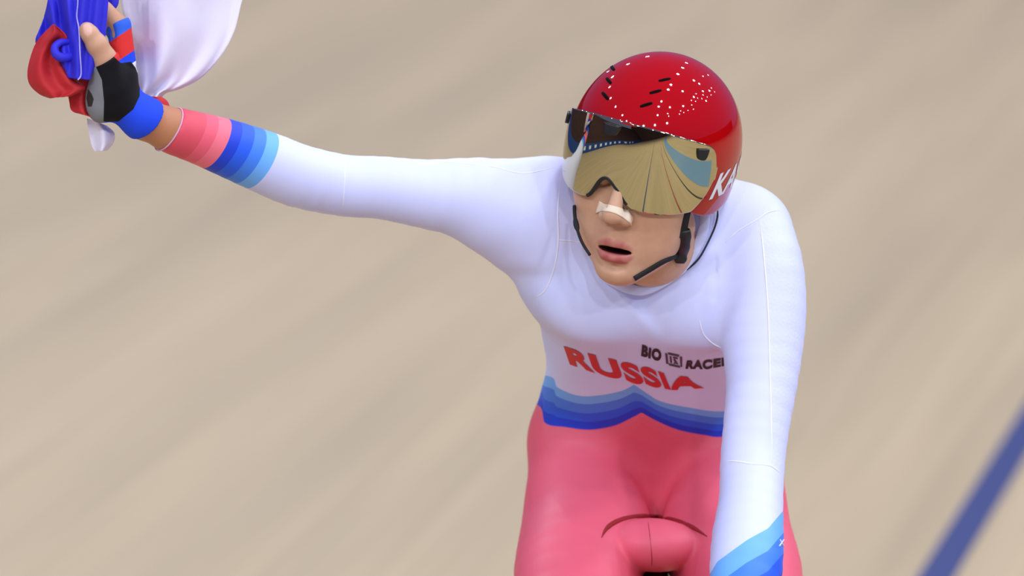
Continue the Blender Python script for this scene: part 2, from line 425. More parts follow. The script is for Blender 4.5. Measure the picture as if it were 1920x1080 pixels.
def smooth_line(l, peak):
    a = spline(l[:peak + 1], 60); c = spline(l[peak:], 60); return np.vstack([a, c[1:]])
up_l = smooth_line(up_l, 6); lo_l = smooth_line(lo_l, 7)
yu = np.interp(px, up_l[:, 0], up_l[:, 1]); yl = np.interp(px, lo_l[:, 0], lo_l[:, 1])
band = np.clip((py - yu) / (yl - yu), -0.9, 3.9); band[is_al] = -0.9; band[px < 960] = np.where(py[px < 960] > 620, band[px < 960], -0.9)
# cuff stripes of the raised sleeve, measured along the sleeve
dist = (SV - ca) @ CN
AX = (EL_R - WR_R) / np.linalg.norm(EL_R - WR_R)
cuff_r = np.where(px < 720, np.clip(dist / (AX @ CN), -5, 300), 300)
# stripes of the other forearm (diagonal)
cuff_l = np.where(is_al & (py > 900), np.clip((py - np.interp(px, [1325, 1345, 1400, 1440, 1470], [1085, 1052, 1012, 990, 955])) / 1.0, -50, 200), -50)
white = srgb(208, 214, 255); rd = srgb(231, 98, 120)
suit_m = mat('suit_fabric', white, rough=0.5, spec=0.3, sheen=0.0)
nt, b = nodes(suit_m)
LB, MB_, BB, DB = srgb(110, 176, 250), srgb(66, 128, 236), srgb(38, 92, 228), srgb(28, 64, 205)
sc = nt.nodes.new('ShaderNodeMath'); sc.operation = 'MULTIPLY_ADD'; nt.links.new(attr(nt, 'band'), sc.inputs[0]); sc.inputs[1].default_value = 0.2; sc.inputs[2].default_value = 0.2
t = lambda x: 0.2 + 0.2 * x
colr = ramp(nt, sc.outputs[0], [(0, white), (t(0), LB), (t(.25), MB_), (t(.52), BB), (t(.76), DB), (t(1.0), srgb(228, 106, 128)), (t(1.2), srgb(230, 102, 124)), (t(1.45), rd)])
s2 = nt.nodes.new('ShaderNodeMath'); s2.operation = 'DIVIDE'; nt.links.new(attr(nt, 'cuff_r'), s2.inputs[0]); s2.inputs[1].default_value = 300
cr = ramp(nt, s2.outputs[0], [(0, srgb(216, 78, 96)), (46 / 300, srgb(228, 92, 114)), (70 / 300, srgb(238, 114, 134)), (95 / 300, DB), (118 / 300, BB), (143 / 300, MB_), (168 / 300, LB), (194 / 300, white)])
isr = ramp(nt, s2.outputs[0], [(0, (1, 1, 1, 1)), (194 / 300, (0, 0, 0, 1))])
s3 = nt.nodes.new('ShaderNodeMath'); s3.operation = 'MULTIPLY_ADD'; nt.links.new(attr(nt, 'cuff_l'), s3.inputs[0]); s3.inputs[1].default_value = 1 / 250; s3.inputs[2].default_value = 0.2
cl = ramp(nt, s3.outputs[0], [(0, white), (0.2, LB), (0.2 + 42 / 250, MB_), (0.2 + 80 / 250, BB), (0.2 + 115 / 250, DB), (0.2 + 150 / 250, rd)])
isl = ramp(nt, s3.outputs[0], [(0, (0, 0, 0, 1)), (0.2, (1, 1, 1, 1))])
colr = mix(nt, isr, colr, cr); colr = mix(nt, isl, colr, cl)
nt.links.new(colr, b.inputs['Base Color'])
# knit: fine relief
tcn = nt.nodes.new('ShaderNodeTexCoord'); vo = nt.nodes.new('ShaderNodeTexVoronoi'); vo.inputs['Scale'].default_value = 260
nt.links.new(tcn.outputs['Object'], vo.inputs['Vector'])
bp = nt.nodes.new('ShaderNodeBump'); bp.inputs['Distance'].default_value = 0.0006
ml = nt.nodes.new('ShaderNodeMath'); ml.operation = 'MULTIPLY'; ml.inputs[1].default_value = 0.55; nt.links.new(attr(nt, 'mesh_panel'), ml.inputs[0])
nt.links.new(ml.outputs[0], bp.inputs['Strength']); nt.links.new(vo.outputs['Distance'], bp.inputs['Height']); nt.links.new(bp.outputs[0], b.inputs['Normal'])
panel = ((px > np.interp(py, [395, 430, 600, 700, 870], [1425, 1424, 1440, 1443, 1446])) & (py > 395) & (py < 885)).astype(float)

# ------------------------------------------------------------------ rider: head
HEAD_YAW, HEAD_PITCH, HEAD_ROLL = -20, 14, 11
HR = rot('Y', HEAD_ROLL) @ rot('X', HEAD_PITCH) @ rot('Z', HEAD_YAW)
HC = K(1213, 318, 0)                                  # between the eyes' level, middle of the skull
FR = rot('Y', 7) @ rot('X', HEAD_PITCH) @ rot('Z', HEAD_YAW)    # the face sits a little straighter than the helmet
def H2B(P): return np.atleast_2d(P) @ HR.T + HC
def B2H(P): return (np.atleast_2d(P) - HC) @ HR
def F2B(P): return np.atleast_2d(P) @ FR.T + HC
def B2F(P): return (np.atleast_2d(P) - HC) @ FR
hd = Vol((-150, -225, -330), (190, 190, 200), 2.2)
hd.ell((0, 12, 48), (116, 150, 136), 1)
hd.ell((0, -52, -50), (99, 80, 102), 40)
for sx in (-1, 1):
    hd.ell((sx * 66, -82, -44), (40, 36, 38), 34)       # cheekbone
    hd.cone((sx * 82, -2, -95), 26, (sx * 20, -90, -172), 22, 42)    # jaw
    hd.ell((sx * 116, 28, -18), (14, 26, 40), 8, rot('Z', sx * 18))  # ear
    hd.ell((sx * 44, -128, 4), (30, 20, 20), 12, mode='sub')         # eye socket
    hd.ell((sx * 44, -112, 2), (20, 20, 20), 3)
hd.ell((0, -54, -128), (70, 58, 64), 40)
for sx in (-1, 1): hd.ell((sx * 58, -66, -104), (40, 38, 48), 30)
hd.ell((0, -98, -179), (27, 24, 20), 28)                # chin
hd.ell((0, -98, -118), (46, 34, 46), 26)                # muzzle
hd.cone((0, -128, 12), 11, (0, -158, -50), 14, 18)      # nose
hd.ell((0, -161, -61), (20, 17, 15), 10)
for sx in (-1, 1):
    hd.ell((sx * 20, -142, -67), (14, 17, 13), 9)
    hd.ell((sx * 9, -155, -77), (6, 8, 6), 4, mode='sub')
LU = [(-42, -112, -129), (-21, -126, -121), (-6, -131, -118), (0, -131, -120), (6, -131, -118), (21, -126, -121), (42, -112, -129)]
LL = [(-40, -111, -133), (-20, -124, -146), (0, -128, -150), (20, -124, -146), (40, -111, -133)]
LUr = [3, 6.5, 7.5, 7, 7.5, 6.5, 3]; LLr = [3, 8, 10, 8, 3]
hd.cone((0, -128, -80), 7, (0, -126, -108), 8, 14)
for i in range(6): hd.cone(LU[i], LUr[i], LU[i + 1], LUr[i + 1], 5)
for i in range(4): hd.cone(LL[i], LLr[i], LL[i + 1], LLr[i + 1], 5)
MO = (0, -128, -133); MR = (33, 26, 6.5)
hd.ell(MO, MR, 3, mode='sub')                           # parted lips
hd.ell((0, -132, -164), (28, 14, 7), 12, mode='sub')    # hollow above the chin
NB = B2F(K(1245, 470, 150))[0]
hd.cone((0, 30, -90), 84, NB, 84, 26)
NF = B2F(K(1220, 456, 52))[0]; hd.cone((0, -8, -120), 62, NF, 84, 14)   # throat down to the collar
HV, HQ = hd.mesh()
lipd = np.minimum(seg_d(HV, [np.array(p, float) for p in LU], LUr), seg_d(HV, [np.array(p, float) for p in LL], LLr))
lip = np.clip(1 - (lipd - 0.3) / 4.0, 0, 1) * (HV[:, 1] < -103)
mouth = np.clip(-(ell_d(pts_grid(HV), MO, (MR[0] + 1, MR[1] + 1, MR[2] + 1.2)) - 1.0) / 2.0, 0, 1) * (HV[:, 1] > -125)
HB = F2B(HV)
# ------------------------------------------------------------------ rider: raised hand and forearm
hv = Vol((Kh(110, 0, 0)[0], -370 + HAND_D, Kh(0, 330, 0)[2]), (Kh(470, 0, 0)[0], -90 + HAND_D, Kh(0, -30, 0)[2]), 2.2)
hv.cone(Kh(470, 296, -140), 51, Kh(375, 260, -190), 43, 8)
hv.cone(Kh(375, 260, -190), 43, Kh(318, 243, -215), 40, 8); hv.cone(Kh(318, 243, -215), 40, Kh(268, 222, -240), 37, 10)
hv.cone(Kh(268, 222, -240), 36, Kh(226, 190, -255), 34, 14)
hv.ell(Kh(222, 160, -245), (34, 50, 60), 16, rot('Y', 4))
hv.ell(Kh(197, 176, -268), (32, 34, 52), 16, rot('Y', 14))          # ball of the thumb
hv.cone(Kh(203, 160, -285), 27, Kh(198, 112, -303), 22, 14)
hv.cone(Kh(198, 112, -303), 21.5, Kh(182, 84, -315), 20, 6); hv.cone(Kh(182, 84, -315), 19.5, Kh(168, 63, -322), 16.5, 5); hv.cone(Kh(168, 63, -322), 16.5, Kh(163, 56, -322), 14.5, 4)
for i in range(4):
    dd = -258 + 33 * i; sh = 5 * i
    ch = [(232, 118 + sh, dd, 20), (224, 48 + sh, dd - 2, 18.5), (196, 18 + sh, dd - 8, 15.5), (160, 26 + sh, dd - 10, 13.5)]
    for a, c in zip(ch[:-1], ch[1:]): hv.cone(Kh(*a[:3]), a[3], Kh(*c[:3]), c[3], 3)
hand_f = hv.f.copy()
AV, AQ = hv.mesh()
g = (hv.ax[0][:, None, None], hv.ax[1][None, :, None], hv.ax[2][None, None, :])
def plane(g, p, n): n = np.asarray(n, float) / np.linalg.norm(n); return ((g[0] - p[0]) * n[0] + (g[1] - p[1]) * n[1] + (g[2] - p[2]) * n[2]).astype(np.float32)
gf = hand_f - 3.0
tdir = Kh(163, 56, -322) - Kh(198, 112, -303)
cut = np.maximum(-plane(g, Kh(195, 112, -300), tdir), ell_d(g, Kh(168, 66, -320), (62, 62, 62)))
gf = np.maximum(gf, -cut)                                          # thumb leaves the glove
gf = np.maximum(gf, plane(g, Kh(226, 40, -250), Kh(200, -10, -250) - Kh(224, 40, -250)))   # finger ends
wa, wb, wc = Kh(289, 192, -228), Kh(252, 260, -248), Kh(291, 236, -228 - 38)
WN = np.cross(wb - wa, wc - wa); WN /= np.linalg.norm(WN)
if WN @ (EL_R - WR_R) < 0: WN = -WN
gf = np.maximum(gf, plane(g, wa, WN))
hv.f = gf.astype(np.float32)
GV, GQ = hv.mesh()
# ------------------------------------------------------------------ rider: lower legs and the hand on the bar (below the picture)
def from_world(p): q = np.asarray(p, float) - O; return np.array([q @ RIGHT, q @ FWD, q @ UP]) / S
BK = to_world(K(1224, 1066, 285))[0]                    # tip of the saddle
def bike(f_, r_, z_): return np.array([BK[0] + r_, BK[1] - f_, z_])      # metres: forward, to the picture's right, height
KNEE = {-1: to_world(K(1048, 1360, -40))[0], 1: to_world(K(1420, 1360, -40))[0]}
PED = {-1: bike(0.22, -0.13, 0.29), 1: bike(-0.11, 0.13, 0.29)}
lv = Vol(from_world(bike(0.55, -0.4, 0.1)) - 120, from_world(bike(-0.45, 0.4, 0.95)) + 120, 9.0)
for sd in (-1, 1):
    kn_, an_ = KNEE[sd], PED[sd] + np.array([0, 0.07, 0.10])
    B_ = lambda t_: from_world(kn_ + (an_ - kn_) * t_)
    lv.cone(B_(0), 82, B_(.12), 78, 20); lv.cone(B_(.12), 78, B_(.35), 80, 20); lv.cone(B_(.35), 80, B_(.75), 52, 20); lv.cone(B_(.75), 52, B_(1), 46, 20)
    lv.cone(B_(1), 46, from_world(PED[sd] + np.array([0, -0.09, 0.03])), 42, 20)
LV_, LQ_ = lv.mesh()
BARH = to_world(K(1382, 1300, -330))[0]; BARZ = BARH[2] - 0.01
lh = Vol(K(1385, 1240, -310) - 190, K(1385, 1240, -310) + 190, 5.0)
lh.cone(K(1390, 1160, -235), 52, K(1385, 1240, -290), 40, 10); lh.cone(K(1385, 1240, -290), 38, K(1383, 1285, -318), 40, 14)
for i in range(4):
    off = np.array([(-0.036 + 0.024 * i), 0, 0]); cb_ = np.array([BARH[0], BARH[1], BARZ])
    ring = [from_world(cb_ + off + np.array([0, -0.026 * math.sin(q), 0.026 * math.cos(q)])) for q in np.radians([-20, 45, 100, 160, 215])]
    rr = [17, 16, 15, 14, 12]
    for a, c, r1, r2 in zip(ring[:-1], ring[1:], rr[:-1], rr[1:]): lh.cone(a, r1, c, r2, 4)
tb = [from_world(np.array([BARH[0] - 0.055, BARH[1], BARZ]) + np.array(q)) for q in ((0.02, 0.02, 0.02), (-0.005, 0.005, 0.012), (-0.01, 0.012, -0.012))]
lh.cone(tb[0], 18, tb[1], 16, 8); lh.cone(tb[1], 16, tb[2], 13, 4)
WV_, WQ_ = lh.mesh()

# ------------------------------------------------------------------ person: skin, clothes
skin_m = mat('skin', srgb(214, 160, 128), rough=0.5, spec=0.35, sss=0.25, bump=(700, 0.12))
nt, b = nodes(skin_m)
tcn = nt.nodes.new('ShaderNodeTexCoord'); nz = nt.nodes.new('ShaderNodeTexNoise'); nz.inputs['Scale'].default_value = 28; nz.inputs['Detail'].default_value = 3
nt.links.new(tcn.outputs['Object'], nz.inputs['Vector'])
base = ramp(nt, nz.outputs['Fac'], [(0.3, srgb(196, 148, 120)), (0.7, srgb(210, 168, 138))], 'LINEAR')
base = mix(nt, attr(nt, 'tan'), base, srgb(182, 124, 88))
base = mix(nt, attr(nt, 'lip'), base, srgb(176, 88, 90))
base = mix(nt, attr(nt, 'nail'), base, srgb(226, 178, 160))
base = mix(nt, attr(nt, 'mouth'), base, srgb(70, 26, 26))
nt.links.new(base, b.inputs['Base Color'])
BV_all = np.vstack([BV, LV_, WV_]); BQ_all = np.vstack([BQ, LQ_ + len(BV), WQ_ + len(BV) + len(LV_)]); BV = BV_all
BVn = np.vstack([HB, AV, BV]); n1_, n2_ = len(HB), len(AV)
BQn = np.vstack([HQ, AQ + n1_, BQ_all + n1_ + n2_])
person = mesh_obj('person', BVn, BQn, skin_m)
pad = lambda v, a=0, c=0: np.concatenate([np.zeros(a), v, np.zeros(c)])
set_attr(person, 'lip', pad(lip, 0, n2_ + len(BV))); set_attr(person, 'mouth', pad(mouth, 0, n2_ + len(BV)))
apx = 960 + AV[:, 0] / (1 + AV[:, 1] / F); apy = 540 - AV[:, 2] / (1 + AV[:, 1] / F)
set_attr(person, 'tan', pad(np.clip((apx - 200) / 60, 0, 1), n1_, len(BV)))
nail_sd = poly_sd(apx, apy, [(157, 47), (165, 44), (171, 52), (171, 62), (164, 68), (158, 60)])
set_attr(person, 'nail', pad(np.clip(1 - nail_sd / 2, 0, 1) * (AV[:, 1] < HAND_D - 325), n1_, len(BV)))
tag(person, 'cyclist in white, blue and red skinsuit raising one arm sideways, with mouth parted', 'person')
sk = mesh_obj('skinsuit', SV, SQ, suit_m, person)
sk['label'] = 'long-sleeved white skinsuit with blue bands and red shorts'
for nme, v in (('band', band), ('cuff_r', cuff_r), ('cuff_l', cuff_l), ('mesh_panel', panel)): set_attr(sk, nme, v)
# glove
black_g = srgb(14, 14, 18); grey_g = srgb(128, 130, 136); blue_g = srgb(32, 72, 225)
glove_m = mat('glove_fabric', blue_g, rough=0.7, spec=0.2)
nt, b = nodes(glove_m)
def step(nt, sock, thr=0.0):
    m = nt.nodes.new('ShaderNodeMath'); m.operation = 'LESS_THAN'; nt.links.new(sock, m.inputs[0]); m.inputs[1].default_value = thr; return m.outputs[0]
gpx = 960 + GV[:, 0] / (1 + GV[:, 1] / F); gpy = 540 - GV[:, 2] / (1 + GV[:, 1] / F)
kn = (gpx - 213) * 0.55 + (gpy - 40) * 0.83           # across the knuckles
c = mix(nt, step(nt, attr(nt, 'knuckle'), 62.), blue_g, srgb(232, 234, 244))
c0 = nt.nodes.new('ShaderNodeMath'); c0.operation = 'DIVIDE'; c0.inputs[1].default_value = 200; nt.links.new(attr(nt, 'knuckle'), c0.inputs[0])
c = ramp(nt, c0.outputs[0], [(0, srgb(50, 100, 220)), (28 / 200, srgb(214, 50, 48)), (66 / 200, blue_g), (84 / 200, srgb(232, 234, 244)), (104 / 200, blue_g)])
c = mix(nt, step(nt, attr(nt, 'grey_panel')), c, grey_g); c = mix(nt, step(nt, attr(nt, 'black_panel')), c, black_g)
c = mix(nt, step(nt, attr(nt, 'palm_hole')), c, srgb(52, 46, 44))
nt.links.new(c, b.inputs['Base Color'])
glove = mesh_obj('glove', GV, GQ, glove_m, person); glove['label'] = 'black, grey and blue fingerless glove'
set_attr(glove, 'knuckle', np.clip(kn, 0, 199))
front = GV[:, 1] < HAND_D - 238
bsd = poly_sd(gpx, gpy, [(180, 126), (205, 98), (226, 118), (246, 116), (255, 128), (262, 150), (262, 180), (250, 205), (222, 228), (194, 228), (195, 190), (191, 150)])
gsd = poly_sd(gpx, gpy, [(178, 118), (191, 116), (196, 150), (198, 190), (197, 236), (180, 232), (150, 200), (140, 150)])
hsd = poly_sd(gpx, gpy, [(165, 166), (172, 176), (176, 186), (172, 200), (165, 200), (162, 184)])
set_attr(glove, 'black_panel', np.where(front, bsd, 20)); set_attr(glove, 'grey_panel', gsd); set_attr(glove, 'palm_hole', hsd)

# ------------------------------------------------------------------ helmet
HEC = np.array([0, 14, 48.0]); Ha, Hbf, Hbb, Hcu, Hcl = 156.0, 178.0, 205.0, 172.0, 262.0
def hel(az, z, sc=1.0):               # az in degrees, 0 = front, + towards his left ear; z relative to centre
    a = np.radians(az); z = np.asarray(z, float); c = np.where(z > 0, Hcu, Hcl)
    q = np.sqrt(np.clip(1 - (z / c) ** 2, 0, 1)); fb = np.where(np.cos(a) > 0, Hbf, Hbb)
    return HEC + np.stack([Ha * q * np.sin(a), -fb * q * np.cos(a), z + 0 * a], -1) * sc
def vsurf(az, z, sc=0.972):           # the visor: same girth, flatter up and down
    a = np.radians(az); z = np.asarray(z, float); q = np.sqrt(1 - (z / 270.0) ** 2)
    e = 2 / 2.4; sx, cy = np.sign(np.sin(a)) * np.abs(np.sin(a)) ** e, np.abs(np.cos(a)) ** e
    return HEC + np.stack([Ha * (sc + 0.04) * q * sx, -Hbf * (sc - 0.02) * q * cy, z + 0 * a], -1)
def hel_hit(px, py, sc=1.0):          # (az, z) of the helmet surface at a photo pixel
    o, dr = pix_ray(px, py); o = B2H(o)[0] - HEC; dr = dr @ HR
    t = np.linspace(F - 320, F + 320, 6000); P = o + t[:, None] * dr
    v = (P[:, 0] / Ha) ** 2 + (P[:, 1] / np.where(P[:, 1] < 0, Hbf, Hbb)) ** 2 + (P[:, 2] / np.where(P[:, 2] > 0, Hcu, Hcl)) ** 2 - sc * sc
    i = np.nonzero(v < 0)[0]
    if len(i) == 0: i = [np.argmin(v)]
    p = P[i[0]]
    fb = Hbf if p[1] < 0 else Hbb
    return math.degrees(math.atan2(p[0] / Ha, -p[1] / fb)), p[2] / sc
def front_az(z): return np.interp(z, [-96, -92, -80, -51, -20, 0, 25, 36, 41], [66, 60, 55.6, 64.6, 69.6, 69.4, 66.5, 63.5, 60])
ZT_A = [0, 10, 17, 25, 34, 42, 50, 56, 60]; ZT_Z = [59.5, 59.3, 58.5, 56.8, 53.8, 50.8, 47, 44, 41]
def rim_z(az): return np.interp(np.abs(az), ZT_A, ZT_Z)
red_sh = mat('helmet_red', srgb(166, 4, 8), rough=0.3, spec=0.0, coat=0.9)
blk = mat('black_plastic', srgb(16, 17, 20), rough=0.45, noise=(60, 0.7))
helmet = empty('cycling_helmet', tuple(to_world(H2B(HEC))[0]))
tag(helmet, 'glossy red aero helmet with mirrored gold visor on the cyclist', 'helmet')
def hgrid(nm, P, material, sc_label=None, closed=False, thick=0.0, parent=None, weld=False, offset=-1):
    n, m = P.shape[:2]; V = H2B(P.reshape(-1, 3)); Fc = []
    for i in range(n - 1):
        for j in range(m - (0 if closed else 1)):
            k = (j + 1) % m; Fc.append((i * m + j, i * m + k, (i + 1) * m + k, (i + 1) * m + j))
    o = mesh_obj(nm, V, Fc, material)
    if thick:
        md = o.modifiers.new('thickness', 'SOLIDIFY'); md.thickness = thick * S; md.offset = offset
    adopt(o, parent if parent is not None else helmet); return o
# shell = dome + wrap-around lower part, welded
SO = 1.012
wrap_s = np.linspace(0, 1, 161); az_w = 60 + 240 * wrap_s; az_f = np.linspace(-60, 60, 81)[1:-1]
az_all = np.concatenate([az_w, az_f]); zb = np.concatenate([np.full(161, 41.0), rim_z(az_f)])
dome = []
for tq in np.linspace(0, 1, 60):
    th0 = np.arcsin(zb / Hcu); th = th0 + (math.pi / 2 - 0.0005 - th0) * tq
    dome.append(hel(az_all, Hcu * np.sin(th), SO))
dome = np.array(dome)
zbot = np.interp(wrap_s, [0, .015, .04, .10, .16, .24, .35, .5, .65, .76, .84, .90, .96, .985, 1], [-84, -90, -95, -94, -84, -66, -56, -52, -56, -66, -84, -94, -95, -90, -84])
low = []
for tq in np.linspace(0, 1, 40):
    z = 41 + tq * (zbot - 41); fa = front_az(z); low.append(hel(fa + (360 - 2 * fa) * wrap_s, z, SO))
low = np.array(low)
def grid_faces(n, m, closed, off=0, flip=False):
    Fc = []
    for i in range(n - 1):
        for j in range(m - (0 if closed else 1)):
            k = (j + 1) % m; q = (off + i * m + j, off + i * m + k, off + (i + 1) * m + k, off + (i + 1) * m + j)
            Fc.append(q[::-1] if flip else q)
    return Fc
V = np.vstack([dome.reshape(-1, 3), low.reshape(-1, 3)])
Fc = grid_faces(60, len(az_all), True) + grid_faces(40, 161, False, len(az_all) * 60, True)
shell = mesh_obj('shell', H2B(V), Fc, red_sh)
bm = bmesh.new(); bm.from_mesh(shell.data); bmesh.ops.remove_doubles(bm, verts=bm.verts, dist=0.3 * S); bmesh.ops.recalc_face_normals(bm, faces=bm.faces); bm.to_mesh(shell.data); bm.free()
md = shell.modifiers.new('thickness', 'SOLIDIFY'); md.thickness = 9 * S; md.offset = -1
adopt(shell, helmet); shell['label'] = 'glossy red shell'
# visor
VB_A = [0, 2.5, 5, 8, 11, 14, 20, 30, 40, 50, 55.6, 60, 64.6, 67, 69.6]; VB_Z = [-46, -49, -57, -72, -85, -92, -96, -95, -92, -86, -82, -68, -51, -38, -18]
NOTCH = -6.0
def vis_bot(az):
    a = az - NOTCH * np.clip(1 - np.abs(az) / 55, 0, 1); return np.interp(np.abs(a), VB_A, VB_Z)
def vis_top(az): return np.interp(np.abs(az), ZT_A + [64, 67, 69.6], ZT_Z + [35, 24, 0]) + 5
az_v = np.linspace(-71, 71, 240); zt_, zb_ = vis_top(az_v), vis_bot(az_v)
k3 = np.ones(5) / 5; zb_ = np.convolve(np.pad(zb_, 2, mode='edge'), k3, 'valid')
P = np.array([vsurf(az_v, zt_ + (zb_ - zt_) * t_) for t_ in np.linspace(0, 1, 60)])
mirror = mat('mirror_visor', srgb(192, 184, 148), rough=0.02, metal=1.0)
vis = hgrid('visor', P, mirror, thick=3); vis['label'] = 'mirrored gold visor'
# nose trim on the visor edge
sel = np.abs(az_v - NOTCH) < 13.2
tr = H2B(P[-1][sel])
v_, f_ = tube_geo(tr, 4.4, 8); adopt(mesh_obj('nose_trim', v_, f_, blk), vis)
# visor magnets
for azc, zc, wd in ((-8, 54, 5.0), (53.5, 41, 4.6), (-66, 34, 4.0)):
    A = np.linspace(-1, 1, 9); Z = np.linspace(0, -21, 7)
    Pm = np.array([[vsurf(azc + a_ * wd * (1 - 0.28 * (i / 6) ** 2), zc + z_ + 5 * (abs(a_) ** 4) * (i / 6), 0.985) for a_ in A] for i, z_ in enumerate(Z)])
    o = hgrid('visor_magnet', Pm, blk, thick=6, parent=vis)
# vents
vent_m = mat('vent_black', srgb(5, 4, 6), rough=0.9, spec=0.1, noise=(50, 0.8))
for (x0, y0, x1, y1) in ((1145, 123, 1152, 132), (1137, 146, 1146, 157), (1129, 173, 1141, 187), (1235, 152, 1257, 147), (1218, 175, 1240, 169), (1200, 200, 1223, 193)):
    pts = []; nn = []
    for q in np.linspace(0, 1, 6):
        az, z = hel_hit(x0 + (x1 - x0) * q, y0 + (y1 - y0) * q, SO); p = hel(az, z, SO + 0.001); pts.append(H2B(p)[0])
        nn.append((p - HEC) @ HR.T)
    v_, f_ = tube_geo(np.array(pts), [2.0, 2.8, 3.0, 3.0, 2.8, 2.0], 8, flat=(1.1, 0.3), up=np.array([n_ / np.linalg.norm(n_) for n_ in nn])); adopt(mesh_obj('vent_slot', v_, f_, vent_m), shell)

# ------------------------------------------------------------------ lettering
def text_mesh(txt, bold=0.03, maxlen=0.05, font_scale=1.0):
    cu = bpy.data.curves.new('t', 'FONT'); cu.body = txt; cu.offset = bold; cu.resolution_u = 6; cu.space_character = 1.0 + bold * 2.2
    o = bpy.data.objects.new('t', cu); COL.objects.link(o); bpy.context.view_layer.update()
    me = bpy.data.meshes.new_from_object(o); bpy.data.objects.remove(o)
    bm = bmesh.new(); bm.from_mesh(me); bmesh.ops.remove_doubles(bm, verts=bm.verts, dist=1e-5); bmesh.ops.triangulate(bm, faces=bm.faces)
    for _ in range(5):
        lg = [e for e in bm.edges if e.calc_length() > maxlen]
        if not lg: break
        bmesh.ops.subdivide_edges(bm, edges=lg, cuts=1); bmesh.ops.triangulate(bm, faces=[f for f in bm.faces if len(f.verts) > 3])
    V = np.array([v.co[:] for v in bm.verts]); bm.verts.index_update(); Fc = [tuple(v.index for v in f.verts) for f in bm.faces]; bm.free()
    u = (V[:, 0] - V[:, 0].min()) / np.ptp(V[:, 0]); w = (V[:, 1] - V[:, 1].min()) / np.ptp(V[:, 1])
    return u, w, Fc
def warp_text(name, txt, top, bot, material, parent, bold=0.03, maxlen=0.05, start=None):
    u, w, Fc = text_mesh(txt, bold, maxlen); top = np.array(top, float); bot = np.array(bot, float)
    X = np.interp(u, bot[:, 0], bot[:, 1]) * (1 - w) + np.interp(u, top[:, 0], top[:, 1]) * w
    Y = np.interp(u, bot[:, 0], bot[:, 2]) * (1 - w) + np.interp(u, top[:, 0], top[:, 2]) * w
    pts = [project(SUIT, x, y, 1.1, start=start) for x, y in zip(X, Y)]
    last = next(p for p in pts if p is not None); out = []
    for p in pts: last = p if p is not None else last; out.append(last)
    return mesh_obj(name, np.array(out), Fc, material, parent)
red_print = mat('red_print', srgb(206, 44, 46), rough=0.6, noise=(40, 0.92)); black_print = mat('black_print', srgb(30, 28, 34), rough=0.6, noise=(40, 0.9))
o = warp_text('lettering', 'RUSSIA', [(0, 1057, 648), (.2, 1105, 662), (.4, 1160, 675), (.62, 1216, 688), (.78, 1248, 700), (.9, 1290, 706), (1, 1306, 709)],
              [(0, 1069, 683), (.2, 1118, 700), (.4, 1176, 716), (.62, 1230, 726), (.78, 1262, 731), (.84, 1274, 731), (1, 1321, 727)], red_print, sk, 0.05)
o['label'] = 'red word across the chest'
o = warp_text('lettering', 'BiO', [(0, 1204, 645), (1, 1241, 656)], [(0, 1202, 667), (1, 1239, 678)], black_print, sk, 0.06); o['label'] = 'black lettering on the chest'
o = warp_text('lettering', 'RACER', [(0, 1288, 675), (.5, 1325, 674), (1, 1372, 668)], [(0, 1285, 691), (.5, 1325, 692), (1, 1372, 683)], black_print, sk, 0.06, start=140); o['label'] = 'black lettering on the chest'
# emblem between the two words: a dark rounded badge with a light figure
def badge(px0, py0, px1, py1, tilt):
    parts = []
    def quad(a, c, d_, e):
        n = 6; G = []
        for i in range(n + 1):
            for j in range(n + 1):
                u, w = i / n, j / n; p = (np.array(a) * (1 - u) + np.array(c) * u) * (1 - w) + (np.array(e) * (1 - u) + np.array(d_) * u) * w
                q = project(SUIT, p[0], p[1] + tilt * (p[0] - px0), 1.1); G.append(q if q is not None else K(p[0], p[1], 150))
        parts.append((np.array(G), grid_faces(n + 1, n + 1, False)))
    w, h = px1 - px0, py1 - py0
    P_ = lambda u, v: (px0 + u * w, py0 + v * h)
    for (a, c, d_, e) in (((0, .1), (.14, .1), (.20, .9), (.06, .9)), ((.16, 0), (.84, 0), (.80, .16), (.20, .16)), ((.2, .84), (.86, .84), (.9, 1), (.24, 1)), ((.86, .1), (1, .1), (1, .9), (.9, .9)),
                          ((.26, .24), (.38, .24), (.42, .76), (.30, .76)), ((.46, .24), (.76, .24), (.74, .36), (.46, .36)), ((.46, .46), (.58, .36), (.80, .76), (.66, .76)), ((.48, .76), (.60, .54), (.62, .76), (.5, .78))):
        quad(P_(*a), P_(*c), P_(*d_), P_(*e))
    v, f_ = join_geo(parts); return mesh_obj('emblem', v, f_, mat('emblem_print', srgb(70, 66, 80), rough=0.6), sk)
badge(1247, 659, 1279, 683, 0.22)
# helmet side word
u, w, Fc = text_mesh('KASK', 0.03, 0.08)
zlow = -62 + 26 * u; V = np.array([hel(71 + 56 * a_ + 5 * c_, z_ + 52 * c_, SO + 0.004) for a_, c_, z_ in zip(u, w, zlow)])
o = mesh_obj('lettering', H2B(V), Fc, white_print); adopt(o, shell); o['label'] = 'white slanted letters'

